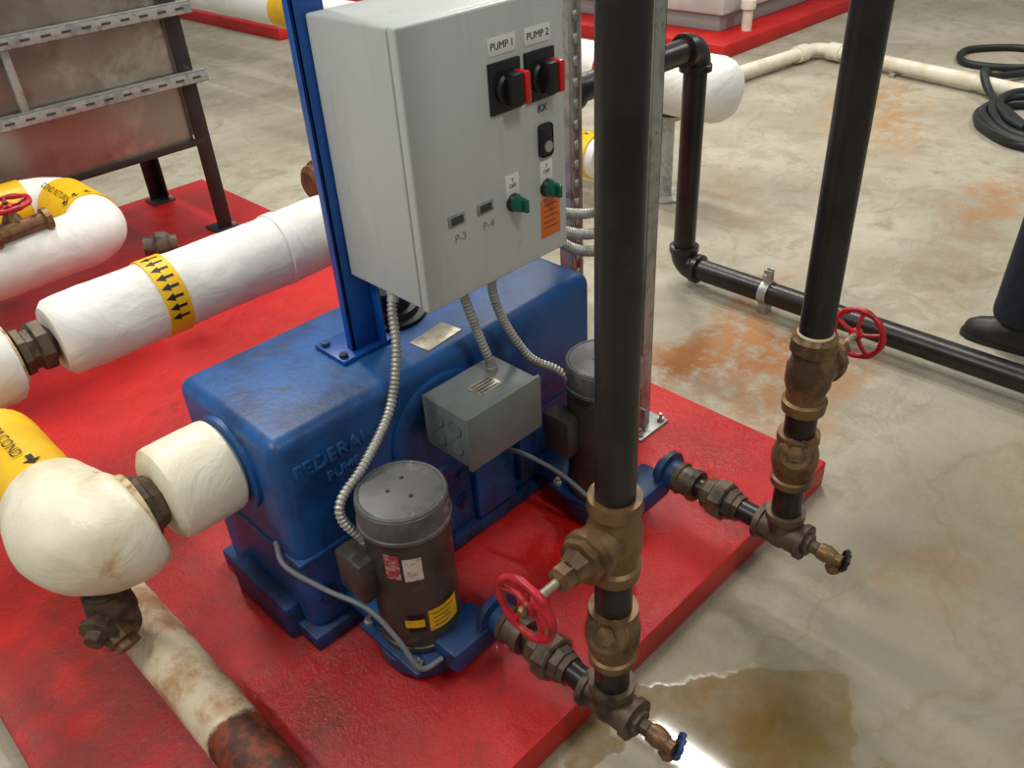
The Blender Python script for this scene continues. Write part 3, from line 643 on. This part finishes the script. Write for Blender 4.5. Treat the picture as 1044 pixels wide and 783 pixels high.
for s in (-1,1):
    skinned('ear_%d'%(s+2),H,[((px+s*.078,py,1.66),.010),((px+s*.084,py-.006,1.69),.014),((px+s*.082,py-.004,1.705),.010)],[(0,1),(1,2)],'skin')
    lathe('eye_%d'%(s+2),H,(px+s*.03,py+.083,1.695),(0,1,0),[(0,.013),(.008,.011),(.012,.004)],'whitelab',16); lathe('iris_%d'%(s+2),H,(px+s*.03,py+.092,1.695),(0,1,0),[(0,.006),(.004,.005)],'black',12)
    hx=px+s*.25; hy=py+.09; V=[((hx,hy,.93),.027),((hx,hy+.02,.87),(.022,.036)),((hx,hy+.03,.835),(.018,.038))]
    skinned('palm_%d'%(s+2),H,V,[(0,1),(1,2)],'skin')
    for j,L in enumerate((.072,.082,.076,.06)):
        yy=hy+.06-.021*j
        skinned('finger_%d_%d'%(s+2,j+1),H,[((hx,yy,.84),.009),((hx-s*.003,yy+.003,.84-L*.45),.0088),((hx-s*.014,yy+.006,.84-L*.78),.008),((hx-s*.026,yy+.006,.84-L),.007)],[(0,1),(1,2),(2,3)],'skin')
    skinned('thumb_%d'%(s+2),H,[((hx,hy+.03,.885),.012),((hx-s*.012,hy+.065,.855),.011),((hx-s*.018,hy+.078,.825),.009)],[(0,1),(1,2)],'skin')
skinned('mouth',H,[((px-.022,py+.094,1.622),.004),((px,py+.100,1.62),.006),((px+.022,py+.094,1.622),.004)],[(0,1),(1,2)],'handred')
def shoe(n,x,y):
    bm=bmesh.new(); prof=[(-.10,.030,.075),(-.085,.037,.10),(-.04,.042,.115),(.0,.046,.108),(.05,.050,.092),(.10,.053,.074),(.14,.049,.060),(.165,.034,.045),(.172,.020,.034)]
    rings=[]
    for yy,w,h in prof:
        rings.append([bm.verts.new((x+w*math.cos(a),y+yy,.012+max(0,math.sin(a))*(h-.012))) for a in [2*math.pi*i/20 for i in range(20)]])
    for a,b in zip(rings,rings[1:]):
        for i in range(20): j=(i+1)%20; bm.faces.new((a[i],a[j],b[j],b[i]))
    bm.faces.new(rings[0]); bm.faces.new(rings[-1]); bmesh.ops.remove_doubles(bm,verts=bm.verts,dist=1e-5)
    fin(n,H,bm,'shoe',60)
    bm=bmesh.new(); out=[]
    for yy,w,h in prof: out.append((x+w*1.08,y+yy*1.03))
    out+= [(x-w*1.08,y+yy*1.03) for yy,w,h in prof[::-1]]
    lo=[bm.verts.new((a,b,0)) for a,b in out]; hi=[bm.verts.new((a,b,.016)) for a,b in out]
    bm.faces.new(lo[::-1]); bm.faces.new(hi)
    for i in range(len(out)): j=(i+1)%len(out); bm.faces.new((lo[i],lo[j],hi[j],hi[i]))
    fin(n+'_sole',H,bm,'blk')
shoe('shoe_1',px-.125,py+.015); shoe('shoe_2',px+.14,py-.05)

# ------------------------------------------------------------------ lights
def area(name,loc,size,power,col=(1,.97,.9),rot=(0,0,0)):
    l=bpy.data.lights.new(name,'AREA'); l.shape='RECTANGLE'; l.size,l.size_y=size; l.energy=power; l.color=col
    o=bpy.data.objects.new(name,l); COL.objects.link(o); o.location=loc; o.rotation_euler=rot
for i,(x,y,p,sz) in enumerate([(1.2,3.6,66,(.3,1.2)),(-1.2,1.6,58,(.3,1.2)),(3.6,2.7,60,(.2,1.2)),(2.85,1.62,32,(.10,.6)),(5.6,4.6,72,(.3,1.2)),(6,.5,52,(.3,1.2)),(.5,-1.2,32,(.3,1.2))]):
    area('ceiling_lamp' if i==0 else 'ceiling_lamp.%03d'%i,(x,y,3.6),sz,p)
w=bpy.data.worlds.new('room_ambient'); S.world=w; w.use_nodes=True
w.node_tree.nodes['Background'].inputs[0].default_value=(.88,.90,.90,1); w.node_tree.nodes['Background'].inputs[1].default_value=.29

# ------------------------------------------------------------------ camera
pitch,roll,yaw,f=.59958,.06613,.81892,875.15
fw=Vector((math.cos(yaw)*math.cos(pitch),math.sin(yaw)*math.cos(pitch),-math.sin(pitch)))
r0=Vector((math.sin(yaw),-math.cos(yaw),0)); d0=fw.cross(r0)
rr=r0*math.cos(roll)+d0*math.sin(roll); dd=-r0*math.sin(roll)+d0*math.cos(roll)
cd=bpy.data.cameras.new('camera'); co=bpy.data.objects.new('camera',cd); COL.objects.link(co)
mt=Matrix.Identity(4)
for i in range(3): mt[i][0]=rr[i]; mt[i][1]=-dd[i]; mt[i][2]=-fw[i]
mt[0][3],mt[1][3],mt[2][3]=0,0,1.5
co.matrix_world=mt; cd.sensor_fit='HORIZONTAL'; cd.sensor_width=36; cd.lens=f*36/1044; cd.clip_start=.02
S.camera=co
S.view_settings.view_transform='Standard'; S.view_settings.exposure=.12
